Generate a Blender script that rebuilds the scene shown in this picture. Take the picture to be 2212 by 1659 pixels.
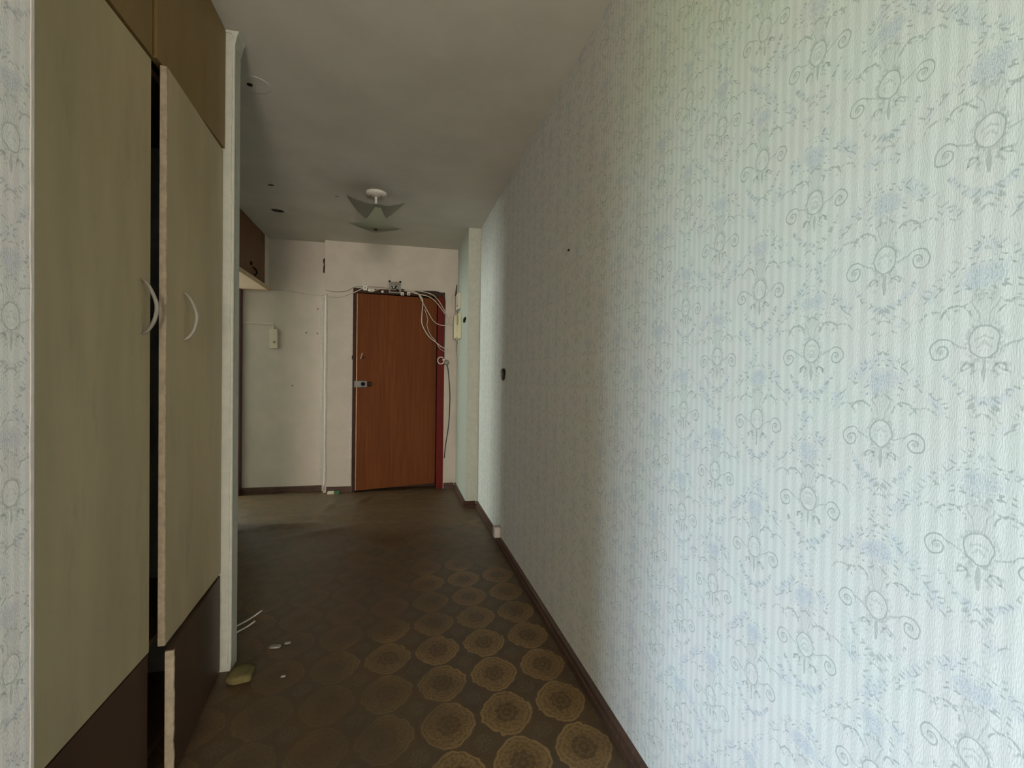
import bpy, bmesh, math, random
from mathutils import Vector, Matrix, noise as mnoise
random.seed(7)
for o in list(bpy.data.objects): bpy.data.objects.remove(o)
SC = bpy.context.scene
COL = SC.collection
R_ = math.radians

# ---------------------------------------------------------------- camera
CAM_H = 1.1732
YAW, PITCH, ROLL, FPX = 0.2304, 0.0136, 0.0141, 1051.98
cam = bpy.data.cameras.new('camera'); camo = bpy.data.objects.new('camera', cam); COL.objects.link(camo)
cam.sensor_fit = 'HORIZONTAL'; cam.sensor_width = 36.0; cam.lens = 36.0 * FPX / 2212.0
cam.clip_start = 0.02
fw = Vector((math.sin(YAW)*math.cos(PITCH), math.cos(YAW)*math.cos(PITCH), -math.sin(PITCH)))
rt = Vector((math.cos(YAW), -math.sin(YAW), 0)); up = rt.cross(fw)
r2 = rt*math.cos(ROLL) + up*math.sin(ROLL); u2 = up*math.cos(ROLL) - rt*math.sin(ROLL)
camo.matrix_world = Matrix(((r2.x, u2.x, -fw.x, 0), (r2.y, u2.y, -fw.y, 0), (r2.z, u2.z, -fw.z, CAM_H), (0, 0, 0, 1)))
SC.camera = camo

# ---------------------------------------------------------------- world, daylight and rear fill at the windows, exposure
W = bpy.data.worlds.new('sky'); SC.world = W; W.use_nodes = True
bg = W.node_tree.nodes['Background']; bg.inputs[0].default_value = (0.75, 0.88, 1.0, 1); bg.inputs[1].default_value = 1.0
def area(name, loc, direction, sx, sy, power, color):
    l = bpy.data.lights.new(name, 'AREA'); l.shape = 'RECTANGLE'; l.size = sx; l.size_y = sy
    l.energy = power; l.color = color
    o = bpy.data.objects.new(name, l); COL.objects.link(o); o.location = loc
    o.rotation_euler = Vector(direction).to_track_quat('-Z', 'Y').to_euler()
    return o
# daylight through the windows of the room beside the corridor and of the kitchen, plus a warm fill added behind
area('daylight_side_room_offscreen', (-3.86, -2.00, 1.50), (1, 0, 0), 1.6, 1.5, 76, (0.60, 1.0, 0.46))
area('open_sky_side_room_offscreen', (-29.2, -17.9, 13.6), (25.4, 15.9, -12.1), 22.0, 23.0, 88000, (0.57, 0.71, 1.0))
area('warm_fill_behind_offscreen', (0.05, -4.62, 1.10), (0, 1, 0), 1.0, 1.8, 280, (1.0, 0.86, 0.73))  # warm fill added behind the camera to lift the whole corridor
area('daylight_kitchen_offscreen', (-4.06, 5.15, 1.55), (1, 0, 0), 0.9, 1.2, 150, (0.89, 1.0, 0.90))
SC.view_settings.view_transform = 'Standard'; SC.view_settings.look = 'None'
SC.view_settings.gamma = 1.0; SC.view_settings.use_curve_mapping = False
SC.view_settings.exposure = 0.0

# ---------------------------------------------------------------- node expressions
class Ex:
    nt = None
    def __init__(s, v): s.v = v
    @staticmethod
    def m(op, *a, clamp=False):
        n = Ex.nt.nodes.new('ShaderNodeMath'); n.operation = op; n.use_clamp = clamp
        for i, x in enumerate(a):
            x = x.v if isinstance(x, Ex) else x
            if isinstance(x, (int, float)): n.inputs[i].default_value = x
            else: Ex.nt.links.new(x, n.inputs[i])
        return Ex(n.outputs[0])
    def __add__(s, o): return Ex.m('ADD', s, o)
    __radd__ = __add__
    def __sub__(s, o): return Ex.m('SUBTRACT', s, o)
    def __rsub__(s, o): return Ex.m('SUBTRACT', o, s)
    def __mul__(s, o): return Ex.m('MULTIPLY', s, o)
    __rmul__ = __mul__
    def __truediv__(s, o): return Ex.m('DIVIDE', s, o)
    def __gt__(s, o): return Ex.m('GREATER_THAN', s, o)
    def __lt__(s, o): return Ex.m('LESS_THAN', s, o)
def eabs(a): return Ex.m('ABSOLUTE', a)
def emax(*a):
    r = a[0]
    for b in a[1:]: r = Ex.m('MAXIMUM', r, b)
    return r
def rnd(a): return Ex.m('ROUND', a)
def length(a, b): return Ex.m('SQRT', Ex.m('MULTIPLY_ADD', a, a, b*b))
def smooth(a, lo, hi):          # 0 below lo, 1 above hi (hi may be below lo)
    n = Ex.nt.nodes.new('ShaderNodeMapRange'); n.interpolation_type = 'SMOOTHSTEP'
    inv = hi < lo
    if inv: lo, hi = hi, lo
    Ex.nt.links.new(a.v, n.inputs[0]); n.inputs[1].default_value = lo; n.inputs[2].default_value = hi
    n.inputs[3].default_value = 1.0 if inv else 0.0; n.inputs[4].default_value = 0.0 if inv else 1.0
    return Ex(n.outputs[0])
def band(d, w): return smooth(d, w*1.5, w*0.5)
def mixf(f, a, b): return a + (b - a)*f if isinstance(a, Ex) or isinstance(b, Ex) else f*(b-a) + a
def mixc(f, a, b):
    n = Ex.nt.nodes.new('ShaderNodeMix'); n.data_type = 'RGBA'
    if isinstance(f, (int, float)): n.inputs[0].default_value = f
    else: Ex.nt.links.new(f.v, n.inputs[0])
    for i, c in ((6, a), (7, b)):
        if isinstance(c, tuple): n.inputs[i].default_value = (*c, 1)
        else: Ex.nt.links.new(c, n.inputs[i])
    return n.outputs[2]
def coords():
    t = Ex.nt.nodes.new('ShaderNodeTexCoord'); s = Ex.nt.nodes.new('ShaderNodeSeparateXYZ')
    Ex.nt.links.new(t.outputs['Object'], s.inputs[0])
    return Ex(s.outputs[0]), Ex(s.outputs[1]), Ex(s.outputs[2])
def combine(a, b, c):
    n = Ex.nt.nodes.new('ShaderNodeCombineXYZ')
    for i, x in enumerate((a, b, c)):
        if isinstance(x, Ex): Ex.nt.links.new(x.v, n.inputs[i])
        else: n.inputs[i].default_value = x
    return n.outputs[0]
def noise(scale, detail=2.0, vec=None, rough=0.5):
    n = Ex.nt.nodes.new('ShaderNodeTexNoise'); n.inputs['Scale'].default_value = scale
    n.inputs['Detail'].default_value = detail; n.inputs['Roughness'].default_value = rough
    if vec is None:
        t = Ex.nt.nodes.new('ShaderNodeTexCoord'); vec = t.outputs['Object']
    Ex.nt.links.new(vec, n.inputs['Vector'])
    return Ex(n.outputs[0])
def new_mat(name, rough=0.7, spec=0.3):
    m = bpy.data.materials.new(name); m.use_nodes = True; Ex.nt = m.node_tree
    b = m.node_tree.nodes['Principled BSDF']; b.inputs['Roughness'].default_value = rough
    b.inputs['Specular IOR Level'].default_value = spec
    return m, b
def setc(b, c):
    if isinstance(c, tuple): b.inputs['Base Color'].default_value = (*c, 1)
    else: Ex.nt.links.new(c, b.inputs['Base Color'])
def bump(b, h, dist=0.002, strength=0.5):
    n = Ex.nt.nodes.new('ShaderNodeBump'); n.inputs['Distance'].default_value = dist; n.inputs['Strength'].default_value = strength
    Ex.nt.links.new(h.v, n.inputs['Height']); Ex.nt.links.new(n.outputs[0], b.inputs['Normal'])
def plain(name, c1, c2=None, scale=8, rough=0.6, spec=0.3, bumpd=0, stretch=None, metal=0):
    m, b = new_mat(name, rough, spec); b.inputs['Metallic'].default_value = metal
    if c2 is None: c2 = tuple(x*0.85 for x in c1)
    vec = None
    if stretch:
        x, y, z = coords(); vec = combine(x*stretch[0], y*stretch[1], z*stretch[2])
    n = noise(scale, 4, vec, 0.6)
    setc(b, mixc(smooth(n, 0.3, 0.7), c1, c2))
    if bumpd: bump(b, n, bumpd)
    return m

def noise2(scale, a, b, detail=0.0):
    n = Ex.nt.nodes.new('ShaderNodeTexNoise'); n.noise_dimensions = '2D'; n.inputs['Scale'].default_value = scale
    n.inputs['Detail'].default_value = detail
    Ex.nt.links.new(combine(a, b, 0.0), n.inputs['Vector']); return Ex(n.outputs[0])

def wallpaper(name, axis, u0, z0):
    """cream striped paper printed with ovals, scrolls, flower baskets and leafy chains"""
    m, b = new_mat(name, 0.62, 0.25)
    x_, y_, z_ = coords(); u = x_ if axis == 'x' else y_
    S, P = 0.1305, 0.2613
    a = (u - u0)/(2*S); du = eabs((a - rnd(a))*(2*S))
    c = (z_ - z0)/P; dv = (c - rnd(c))*P
    q = du/S + eabs(dv)/(P/2)
    inB = q > 1.0
    X = mixf(inB, du, S - du)*1000.0
    V = (dv - Ex.m('SIGN', dv)*(P/2)*inB)*1000.0
    qc = Ex.m('MINIMUM', q, 2.0 - q)                       # 1 on the cell border
    wob = noise2(55, u, z_, 1.0) - 0.5
    X = X + wob*5.0; V = V - wob*5.0
    mid = noise2(190, u, z_, 1.0)
    soft = noise2(28, u, z_)
    # leaf marks slant outwards from each motif
    streak = noise2(1.0, X*0.088 - V*0.05 + u*7.0, X*0.12 + V*0.205, 0.6)
    leaf = smooth(streak, 0.62, 0.70)
    # oval
    e = length(X/16.8, V/20.2)
    ring = band(eabs(e - 1.0)*18.0, 1.05)
    halo = smooth(e, 1.65, 1.02)*(e > 1.0)*smooth(mid, 0.40, 0.62)*0.75
    insc = (e < 0.62)*smooth(streak, 0.50, 0.66)*0.5
    # scroll on each side
    dx = X - 50.0; dy = V + 11.0; r = length(dx, dy); ang = Ex.m('ARCTAN2', dy, dx)
    t = r/9.8 - ang/6.28318 + 0.12
    spiral = band(eabs(Ex.m('FRACT', t) - 0.5)*9.8, 1.15)*(r < 17.4)*(r > 3.4)
    knob = smooth(length(dx + 1.0, dy), 4.2, 2.6)*0.55
    arm = band(eabs(V + 9.0 - (X - 18.0)*0.45), 1.2)*(X > 19.0)*(X < 38.0)*0.7
    # flowers above
    fe = length(X/30.0, (V - 83.0)/20.0)
    blue = smooth(fe + (soft - 0.5)*1.1 + (mid - 0.5)*0.7, 1.12, 0.30)
    petal = band(eabs(mid - 0.5)*20.0, 0.8)*smooth(fe, 0.95, 0.6)*0.55
    fleaf = smooth(fe, 0.70, 0.95)*smooth(fe, 1.8, 1.4)*leaf
    # neck, branches, tail, curls
    nk = 5.0 + (V - 22.0)*(V - 22.0)*0.012
    neck = band(eabs(X - nk), 1.1)*(V > 20.0)*(V < 52.0)*0.55 + smooth(X/nk, 0.8, 0.4)*(V > 22.0)*(V < 60.0)*0.32
    vbase = smooth(length(X/16.0, (V - 61.0)/9.0), 1.1, 0.6)*smooth(mid, 0.40, 0.60)*0.6
    rb = length(X - 33.0, V - 30.0)
    arch = band(eabs(rb - 18.0), 1.5)*smooth(V, 30.0, 36.0)*smooth(mid, 0.34, 0.48)
    rc = length(X - 60.0, V - 24.0)
    arch2 = band(eabs(rc - 19.0), 1.6)*smooth(V, 27.0, 33.0)*smooth(mid, 0.40, 0.55)*0.8
    abud = smooth(rb, 27.0, 21.0)*smooth(V, 36.0, 42.0)*leaf*0.9
    tail = smooth(X/(3.8 - eabs(V + 35.0)*0.14), 1.0, 0.5)*(V < -22.0)*(V > -52.0)*0.85
    rd_ = length(X - 17.0, V + 34.0)
    curl = band(eabs(rd_ - 6.5), 1.4)*(V > -37.0)*0.8 + smooth(rd_, 15.0, 8.0)*smooth(streak, 0.52, 0.64)*0.6
    # garland under the scrolls and its bow
    gd = eabs(V + 76.0 - X*X*0.0165)
    gar = smooth(gd, 9.0, 3.0)*(X < 47.0)*(V < -30.0)
    garl = gar*smooth(streak, 0.53, 0.62)*0.8
    bow = smooth(length(X - 9.0, V + 86.0), 13.0, 8.0)*smooth(streak, 0.54, 0.63)*0.8
    # leafy chains along the lattice
    chain = smooth(qc, 0.84, 0.95)*smooth(streak, 0.59, 0.67)*smooth(soft, 0.36, 0.5)*0.85
    ink = emax(ring, halo, insc, spiral, knob, arm, petal, fleaf, neck, vbase, arch, arch2, abud, tail, curl, garl, bow, chain)
    st = (u - u0)/0.02175
    stripe = smooth(eabs(st - rnd(st)), 0.14, 0.34)
    c1 = mixc(stripe, (0.735, 0.745, 0.72), (0.665, 0.68, 0.655))
    c1 = mixc(smooth(noise2(9, u, z_, 1.0), 0.38, 0.62)*0.55, c1, mixc(stripe, (0.75, 0.715, 0.70), (0.69, 0.655, 0.645)))
    c2 = mixc(emax(blue*0.50, gar*smooth(soft, 0.35, 0.6)*0.35, smooth(qc, 0.8, 1.0)*smooth(soft, 0.5, 0.7)*0.35), c1, (0.52, 0.56, 0.64))
    c3 = mixc(ink*0.50, c2, (0.20, 0.25, 0.235))
    setc(b, c3)
    bump(b, noise2(600, u, z_*0.3), 0.0006, 0.35)
    return m

def carpet():
    m, b = new_mat('patterned_carpet_print', 0.40, 0.5)
    x, y, z = coords()
    w1 = noise2(38, x, y, 1.0) - 0.5
    xx = x + w1*0.016; yy = y - 0.1*(x - 0.384) + w1*0.014
    a = (xx - 0.384)/0.2055; dx = (a - rnd(a))*0.2055
    c = (yy - 1.648)/0.230; dy = (c - rnd(c))*0.230
    ang = Ex.m('ARCTAN2', dy, dx)
    X = eabs(dx)/0.093; Y = eabs(dy)/0.113
    mm = Ex.m('POWER', Ex.m('POWER', X, 1.5) + Ex.m('POWER', Y, 1.65), 1/1.58)
    mm = mm*(1.0 + Ex.m('COSINE', ang*12.0)*0.02)
    inside = smooth(mm, 1.03, 0.99)
    edge = band(eabs(mm - 0.965)*10.0, 0.36)
    edge2 = band(eabs(mm - 0.80)*10.0, 0.34)*0.55
    fine = noise2(160, x, y, 1.0); mid = noise2(95, x, y, 1.0)
    fill = smooth(mid, 0.45, 0.55)
    r = length(dx/0.040, dy/0.048)
    pet = 0.5 + Ex.m('COSINE', ang*8.0)*0.5
    ros = smooth(r + pet*0.16, 1.12, 0.98)
    ros2 = band(eabs(r - 0.52 - pet*0.16)*10.0, 1.0)
    dotc = smooth(r, 0.2, 0.12)
    wear_and_sheen = smooth(noise2(1.7, x, y, 4.0) + smooth(x, 0.55, -0.35)*0.26 + smooth(y, 1.9, 4.0)*0.28, 0.40, 0.80)  # wear noise with leftward fade; far fade painted in for grazing sheen
    fr = length((eabs(dx) - 0.2055/2)/0.034, (eabs(dy) - 0.115)/0.040)
    filler = smooth(fr, 1.05, 0.8)*smooth(fine, 0.42, 0.58)*0.65
    ground = mixc(smooth(noise2(6, x, y, 2.0), 0.35, 0.65), (0.0842, 0.0508, 0.0237), (0.0736, 0.0519, 0.0298))
    ground = mixc(smooth(fine, 0.4, 0.65)*0.35, ground, (0.1123, 0.0750, 0.0412))
    ground = mixc(filler, ground, (0.1310, 0.1039, 0.0669))
    med = mixc(fill*0.8, (0.2090, 0.1328, 0.0541), (0.1217, 0.0722, 0.0283))
    med = mixc(emax(edge, edge2), med, (0.2683, 0.1789, 0.0772))
    med = mixc(ros*0.85, med, (0.0780, 0.0450, 0.0195))
    med = mixc(emax(ros2*ros, dotc)*0.55, med, (0.1934, 0.1212, 0.0489))
    col = mixc(inside*(1.0 - wear_and_sheen*0.80), ground, med)
    col = mixc(smooth(noise2(3.1, x, y, 4.0), 0.55, 0.75)*0.28, col, (0.0374, 0.0289, 0.0206))
    setc(b, col)
    bump(b, noise2(420, x, y) + noise2(30, x, y, 2.0)*0.8, 0.002, 0.5)
    return m

def wood_veneer(name, c1, c2, rough=0.45, scale=1.0):
    m, b = new_mat(name, rough, 0.2)
    x, y, z = coords()
    n = noise(1.0, 4, combine(x*70.0*scale, y*70.0*scale, z*2.2), 0.6)
    n2 = noise(1.0, 3, combine(x*6.0, y*6.0, z*1.2))
    c = mixc(smooth(n, 0.3, 0.7), c1, c2)
    c = mixc(smooth(n2, 0.4, 0.7)*0.4, c, tuple(v*0.8 for v in c2))
    setc(b, c); bump(b, n, 0.0005, 0.3)
    return m

def painted_board(name, c1, c2, grime):
    m, b = new_mat(name, 0.5, 0.3)
    x, y, z = coords()
    n = noise(1.0, 4, combine(x*5.0, y*7.0, z*1.3), 0.6)
    n2 = noise(1.0, 5, combine(x*9.0, y*11.0, z*2.5), 0.7)
    c = mixc(smooth(n, 0.3, 0.7), c1, c2)
    c = mixc(smooth(n2, 0.52, 0.75)*0.45, c, grime)
    setc(b, c); bump(b, noise(260, 2), 0.0006, 0.35)
    return m

M = {}
M['paper_right'] = wallpaper('floral_wallpaper_right', 'y', 0.458, 1.488)
M['paper_left'] = wallpaper('floral_wallpaper_left', 'y', 0.866, 1.514)
M['paper_plain'] = plain('plain_paper', (0.46, 0.475, 0.41), (0.40, 0.43, 0.375), 35, 0.75, 0.2, 0.001)
M['paper_post'] = plain('panel_paper', (0.46, 0.475, 0.41), (0.40, 0.43, 0.375), 35, 0.75, 0.2, 0.001)
M['paper_pink'] = plain('pinkish_paper', (0.62, 0.565, 0.50), (0.56, 0.53, 0.465), 5, 0.75, 0.2, 0.002)
M['paper_grey'] = plain('greyish_paper', (0.60, 0.56, 0.49), (0.54, 0.51, 0.45), 6, 0.75, 0.2, 0.002)
M['paper_torn'] = plain('torn_paper_edge', (0.60, 0.56, 0.52), (0.52, 0.49, 0.45), 40, 0.8, 0.2, 0.002)
M['ceiling'] = plain('whitewash', (0.585, 0.575, 0.51), (0.53, 0.52, 0.46), 3.5, 0.85, 0.15, 0.001)
M['wall_shell'] = plain('painted_wall', (0.70, 0.68, 0.62), (0.66, 0.63, 0.58), 4, 0.8, 0.2)
M['carpet'] = carpet()
M['door_wood'] = wood_veneer('orange_brown_veneer', (0.178, 0.055, 0.013), (0.135, 0.038, 0.008), 0.7)
M['cupboard_wood'] = wood_veneer('rust_brown_veneer', (0.155, 0.070, 0.022), (0.11, 0.046, 0.016))
M['base_wood'] = wood_veneer('dark_skirting_wood', (0.105, 0.062, 0.045), (0.070, 0.040, 0.030), 0.4)
M['frame_brown'] = plain('brown_frame_paint', (0.055, 0.026, 0.016), (0.042, 0.020, 0.013), 20, 0.6, 0.15)
M['frame_red'] = plain('red_frame_paint', (0.135, 0.010, 0.007), (0.11, 0.008, 0.006), 20, 0.6, 0.15)
M['frame_maroon'] = plain('maroon_frame_paint', (0.10, 0.035, 0.035), (0.07, 0.028, 0.028), 20, 0.45, 0.4)
M['closet_cream'] = painted_board('cream_closet_paint', (0.47, 0.39, 0.235), (0.40, 0.33, 0.20), (0.29, 0.24, 0.16))
M['closet_ochre'] = painted_board('ochre_closet_paint', (0.24, 0.158, 0.058), (0.20, 0.13, 0.046), (0.14, 0.09, 0.034))
M['closet_brown'] = painted_board('dark_brown_closet_paint', (0.075, 0.040, 0.023), (0.058, 0.034, 0.020), (0.04, 0.027, 0.02))
M['bare_edge'] = plain('bare_chipboard_edge', (0.42, 0.355, 0.26), (0.33, 0.275, 0.195), 60, 0.8, 0.2, 0.001)
M['dark_inside'] = plain('brown_closet_lining', (0.16, 0.10, 0.065), (0.13, 0.08, 0.05), 8, 0.8, 0.1)
M['soffit'] = plain('beige_soffit_paint', (0.60, 0.45, 0.30), (0.54, 0.41, 0.27), 8, 0.6, 0.3)
M['white_plastic'] = plain('white_plastic', (0.72, 0.71, 0.66), (0.64, 0.63, 0.58), 12, 0.4, 0.5)
M['sock_grey'] = plain('greyed_plastic', (0.40, 0.38, 0.35), (0.35, 0.33, 0.30), 12, 0.5, 0.3)
M['cream_plastic'] = plain('cream_plastic', (0.62, 0.58, 0.38), (0.55, 0.52, 0.34), 12, 0.4, 0.5)
M['cream_box'] = plain('cream_box', (0.68, 0.61, 0.49), (0.62, 0.55, 0.44), 12, 0.5, 0.4)
M['grey_plastic'] = plain('grey_smoked_plastic', (0.26, 0.25, 0.20), (0.19, 0.19, 0.15), 40, 0.35, 0.5)
M['cable_white'] = plain('white_cable', (0.60, 0.55, 0.46), (0.52, 0.48, 0.40), 12, 0.5, 0.4)
M['cable_black'] = plain('black_cable', (0.02, 0.018, 0.015), (0.03, 0.025, 0.02), 12, 0.5, 0.4)
M['black'] = plain('flat_black', (0.010, 0.009, 0.008), (0.018, 0.015, 0.012), 30, 0.9, 0.1)
M['steel'] = plain('brushed_steel', (0.17, 0.18, 0.18), (0.14, 0.15, 0.15), 30, 0.5, 0.4, 0, None, 0.2)
M['handle'] = plain('pale_handle_plastic', (0.31, 0.29, 0.25), (0.26, 0.245, 0.21), 20, 0.55, 0.3)
M['yellow_foam'] = plain('yellow_foam', (0.135, 0.115, 0.045), (0.10, 0.086, 0.036), 30, 0.9, 0.1, 0.003)
M['green_print'] = plain('green_print', (0.05, 0.17, 0.07), (0.04, 0.13, 0.05), 20, 0.5, 0.3)
M['recess'] = plain('bare_dirty_concrete', (0.13, 0.115, 0.095), (0.09, 0.08, 0.066), 30, 0.9, 0.1)
M['brass'] = plain('dull_brass', (0.36, 0.20, 0.09), (0.28, 0.15, 0.07), 20, 0.4, 0.5, 0, None, 0.3)
def frosted():
    m, b = new_mat('frosted_green_glass', 0.3, 0.4)
    nt = m.node_tree; b.inputs['Base Color'].default_value = (0.33, 0.36, 0.27, 1)
    tr = nt.nodes.new('ShaderNodeBsdfTranslucent'); tr.inputs[0].default_value = (0.45, 0.47, 0.38, 1)
    mx = nt.nodes.new('ShaderNodeMixShader'); mx.inputs[0].default_value = 0.4
    nt.links.new(b.outputs[0], mx.inputs[1]); nt.links.new(tr.outputs[0], mx.inputs[2])
    nt.links.new(mx.outputs[0], nt.nodes['Material Output'].inputs[0]); return m
M['glass_shade'] = frosted()
def window_glass():
    m, b = new_mat('window_glass', 0.02, 0.5); b.inputs['Transmission Weight'].default_value = 1.0
    b.inputs['IOR'].default_value = 1.05; return m
M['pane'] = window_glass()

# ---------------------------------------------------------------- mesh helpers
def tag(o, label=None, cat=None, group=None, kind=None):
    if label: o['label'] = label
    if cat: o['category'] = cat
    if group: o['group'] = group
    if kind: o['kind'] = kind
    return o
def obj(name, bm, mat, parent=None, smooth_=False):
    bmesh.ops.recalc_face_normals(bm, faces=bm.faces[:])
    me = bpy.data.meshes.new(name); bm.to_mesh(me); bm.free()
    me.materials.append(M[mat])
    if smooth_:
        for p in me.polygons: p.use_smooth = True
    o = bpy.data.objects.new(name, me); COL.objects.link(o)
    if parent:
        o.parent = parent; o.matrix_parent_inverse = parent.matrix_world.inverted()
    return o
def empty(name, loc, label, cat, group=None):
    o = bpy.data.objects.new(name, None); COL.objects.link(o); o.location = loc; o.empty_display_size = 0.05
    o.matrix_world = Matrix.Translation(loc)
    return tag(o, label, cat, group)
def B(*boxes, bev=0.0):
    bm = bmesh.new()
    for (x0, x1, y0, y1, z0, z1) in boxes:
        g = bmesh.ops.create_cube(bm, size=1.0)
        for v in g['verts']:
            v.co = Vector((x0 + (v.co.x + .5)*(x1-x0), y0 + (v.co.y + .5)*(y1-y0), z0 + (v.co.z + .5)*(z1-z0)))
    if bev: bmesh.ops.bevel(bm, geom=bm.edges[:], offset=bev, segments=2, affect='EDGES', profile=0.6)
    return bm
def prism(pts, axis, a0, a1):
    """outline pts extruded along axis"""
    bm = bmesh.new()
    def P(p, a): return {'x': (a, p[0], p[1]), 'y': (p[0], a, p[1]), 'z': (p[0], p[1], a)}[axis]
    lo = [bm.verts.new(P(p, a0)) for p in pts]; hi = [bm.verts.new(P(p, a1)) for p in pts]
    bm.faces.new(lo); bm.faces.new(hi[::-1])
    for i in range(len(pts)):
        j = (i+1) % len(pts); bm.faces.new((lo[i], lo[j], hi[j], hi[i]))
    return bm
def tube(bm, pts, rad, seg=8, cap=True):
    pts = [Vector(p) for p in pts]; rings = []
    n = len(pts); prev = None
    for i, p in enumerate(pts):
        t = (pts[min(i+1, n-1)] - pts[max(i-1, 0)]).normalized()
        if prev is None:
            a = Vector((0, 0, 1)) if abs(t.z) < .9 else Vector((1, 0, 0))
            s = t.cross(a).normalized()
        else: s = (prev - t*prev.dot(t)).normalized()
        prev = s; w = t.cross(s)
        rr = rad[i] if isinstance(rad, (list, tuple)) else rad
        rings.append([bm.verts.new(p + (s*math.cos(2*math.pi*k/seg) + w*math.sin(2*math.pi*k/seg))*rr) for k in range(seg)])
    for a, b in zip(rings, rings[1:]):
        for k in range(seg): bm.faces.new((a[k], a[(k+1) % seg], b[(k+1) % seg], b[k]))
    if cap: bm.faces.new(rings[0][::-1]); bm.faces.new(rings[-1])
    return bm
def spline(ctrl, n=8):
    c = [Vector(p) for p in ctrl]; c = [c[0]*2 - c[1]] + c + [c[-1]*2 - c[-2]]; out = []
    for i in range(1, len(c)-2):
        for k in range(n):
            t = k/n; a, b_, d, e = c[i-1], c[i], c[i+1], c[i+2]
            out.append(0.5*((2*b_) + (d-a)*t + (2*a - 5*b_ + 4*d - e)*t*t + (3*b_ - a - 3*d + e)*t*t*t))
    out.append(c[-2]); return out
def lathe(profile, centre, axis='z', seg=24):
    """profile (radius, height) pairs turned round an axis through centre"""
    bm = bmesh.new(); rings = []
    for r, h in profile:
        ring = []
        for k in range(seg):
            a = 2*math.pi*k/seg; p = (r*math.cos(a), r*math.sin(a))
            v = {'z': (p[0], p[1], h), 'y': (p[0], h, p[1]), 'x': (h, p[0], p[1])}[axis]
            ring.append(bm.verts.new(Vector(centre) + Vector(v)))
        rings.append(ring)
    for a, b in zip(rings, rings[1:]):
        for k in range(seg): bm.faces.new((a[k], a[(k+1) % seg], b[(k+1) % seg], b[k]))
    bm.faces.new(rings[0][::-1]); bm.faces.new(rings[-1])
    return bm
def struct(name, bm, mat, label, cat, parent=None, smooth_=False):
    o = obj(name, bm, mat, parent, smooth_)
    if parent is None: tag(o, label, cat, None, 'structure')
    return o

def cut(target, pts, axis, a0, a1):
    """cut a recess with outline pts between a0 and a1 along axis out of a wall or ceiling"""
    bm_ = prism(pts, axis, a0, a1); bmesh.ops.recalc_face_normals(bm_, faces=bm_.faces[:])
    me = bpy.data.meshes.new('cutter'); bm_.to_mesh(me); bm_.free()
    c = bpy.data.objects.new('cutter', me); COL.objects.link(c)
    md = target.modifiers.new('recess', 'BOOLEAN'); md.operation = 'DIFFERENCE'; md.object = c; md.solver = 'EXACT'
    bpy.context.view_layer.update()
    new = bpy.data.meshes.new_from_object(target.evaluated_get(bpy.context.evaluated_depsgraph_get()))
    target.modifiers.remove(md); target.data = new; bpy.data.objects.remove(c)
def lining(pts, axis, front, back):
    """open cup lining such a recess, a little inside its sides"""
    n = len(pts); cx = sum(p[0] for p in pts)/n; cy = sum(p[1] for p in pts)/n
    q = [(cx + (p[0]-cx)*0.97, cy + (p[1]-cy)*0.97) for p in pts]
    bm_ = prism(q, axis, front, back); bm_.faces.ensure_lookup_table()
    bmesh.ops.delete(bm_, geom=[bm_.faces[0]], context='FACES_ONLY'); return bm_
def circle(cx, cy, r, n=20): return [(cx + r*math.cos(2*math.pi*k/n), cy + r*math.sin(2*math.pi*k/n)) for k in range(n)]
# ---------------------------------------------------------------- the shell
H = 2.5; RX = 0.712; LX = -0.554; HX = -1.24; D = 5.1165; D2 = 5.209
def floor_h(x, y):
    h = 0.0
    n = mnoise.noise(Vector((x*2.3, y*3.1, 1.7)))
    # folds of the loose sheet around the middle of the hall
    for (x0, y0, x1, y1, wd, ht) in ((-1.20, 3.93, -0.45, 4.10, 0.055, 0.020), (-1.0, 4.30, 0.10, 4.12, 0.05, 0.012), (-0.2, 4.36, 0.60, 4.40, 0.03, 0.009),
                                     (-0.75, 3.75, -0.15, 3.98, 0.045, 0.010), (-0.62, 4.35, -0.50, 5.0, 0.03, 0.007), (-0.35, 4.6, -0.22, 5.05, 0.035, 0.009),
                                     (-0.9, 4.55, 0.45, 4.62, 0.05, 0.006), (0.0, 3.55, 0.65, 3.72, 0.05, 0.006), (-0.5, 3.3, 0.3, 3.42, 0.06, 0.005)):
        d = Vector((x1-x0, y1-y0)); L = d.length; d /= L; q = Vector((x-x0, y-y0)); t = max(0, min(L, q.dot(d)))
        dist = (q - d*t).length + n*0.02
        h += 1.7*ht*math.exp(-(dist/wd)**2)*math.sin(math.pi*min(1, max(0.12, t/L + 0.15)))
    if 2.6 < y < 5.2 and x > -1.5:
        k = min(1, (y-2.6)/0.8)
        h += k*0.0055*(mnoise.noise(Vector((x*6+9, y*9, 0.3))) + mnoise.noise(Vector((x*2.5, y*14, 5))))
    return max(-0.002, h)
bm = bmesh.new()
xs = [-4.1, -3.0, -2.0, -1.6] + [-1.53 + 0.032*i for i in range(71)] + [0.80]
ys = [-4.7, -3.2, -2.0, -1.0, 0.0, 0.8, 1.6, 2.2, 2.6] + [2.64 + 0.028*i for i in range(92)] + [5.30, 5.8, 6.2]
grid = [[bm.verts.new((x, y, floor_h(x, y) if 2.6 < y < 5.25 and -1.5 < x < 0.70 else 0)) for x in xs] for y in ys]
for j in range(len(ys)-1):
    for i in range(len(xs)-1):
        bm.faces.new((grid[j][i], grid[j][i+1], grid[j+1][i+1], grid[j+1][i]))
struct('floor', bm, 'carpet', 'worn brown floor covering printed with ochre medallions, rippled in front of the entrance door', 'floor', smooth_=True)
ceil = struct('ceiling', B((-4.2, 0.85, -4.75, 6.3, H, H+0.1)), 'ceiling', 'dull whitewashed ceiling over the hallway', 'ceiling')
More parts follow.
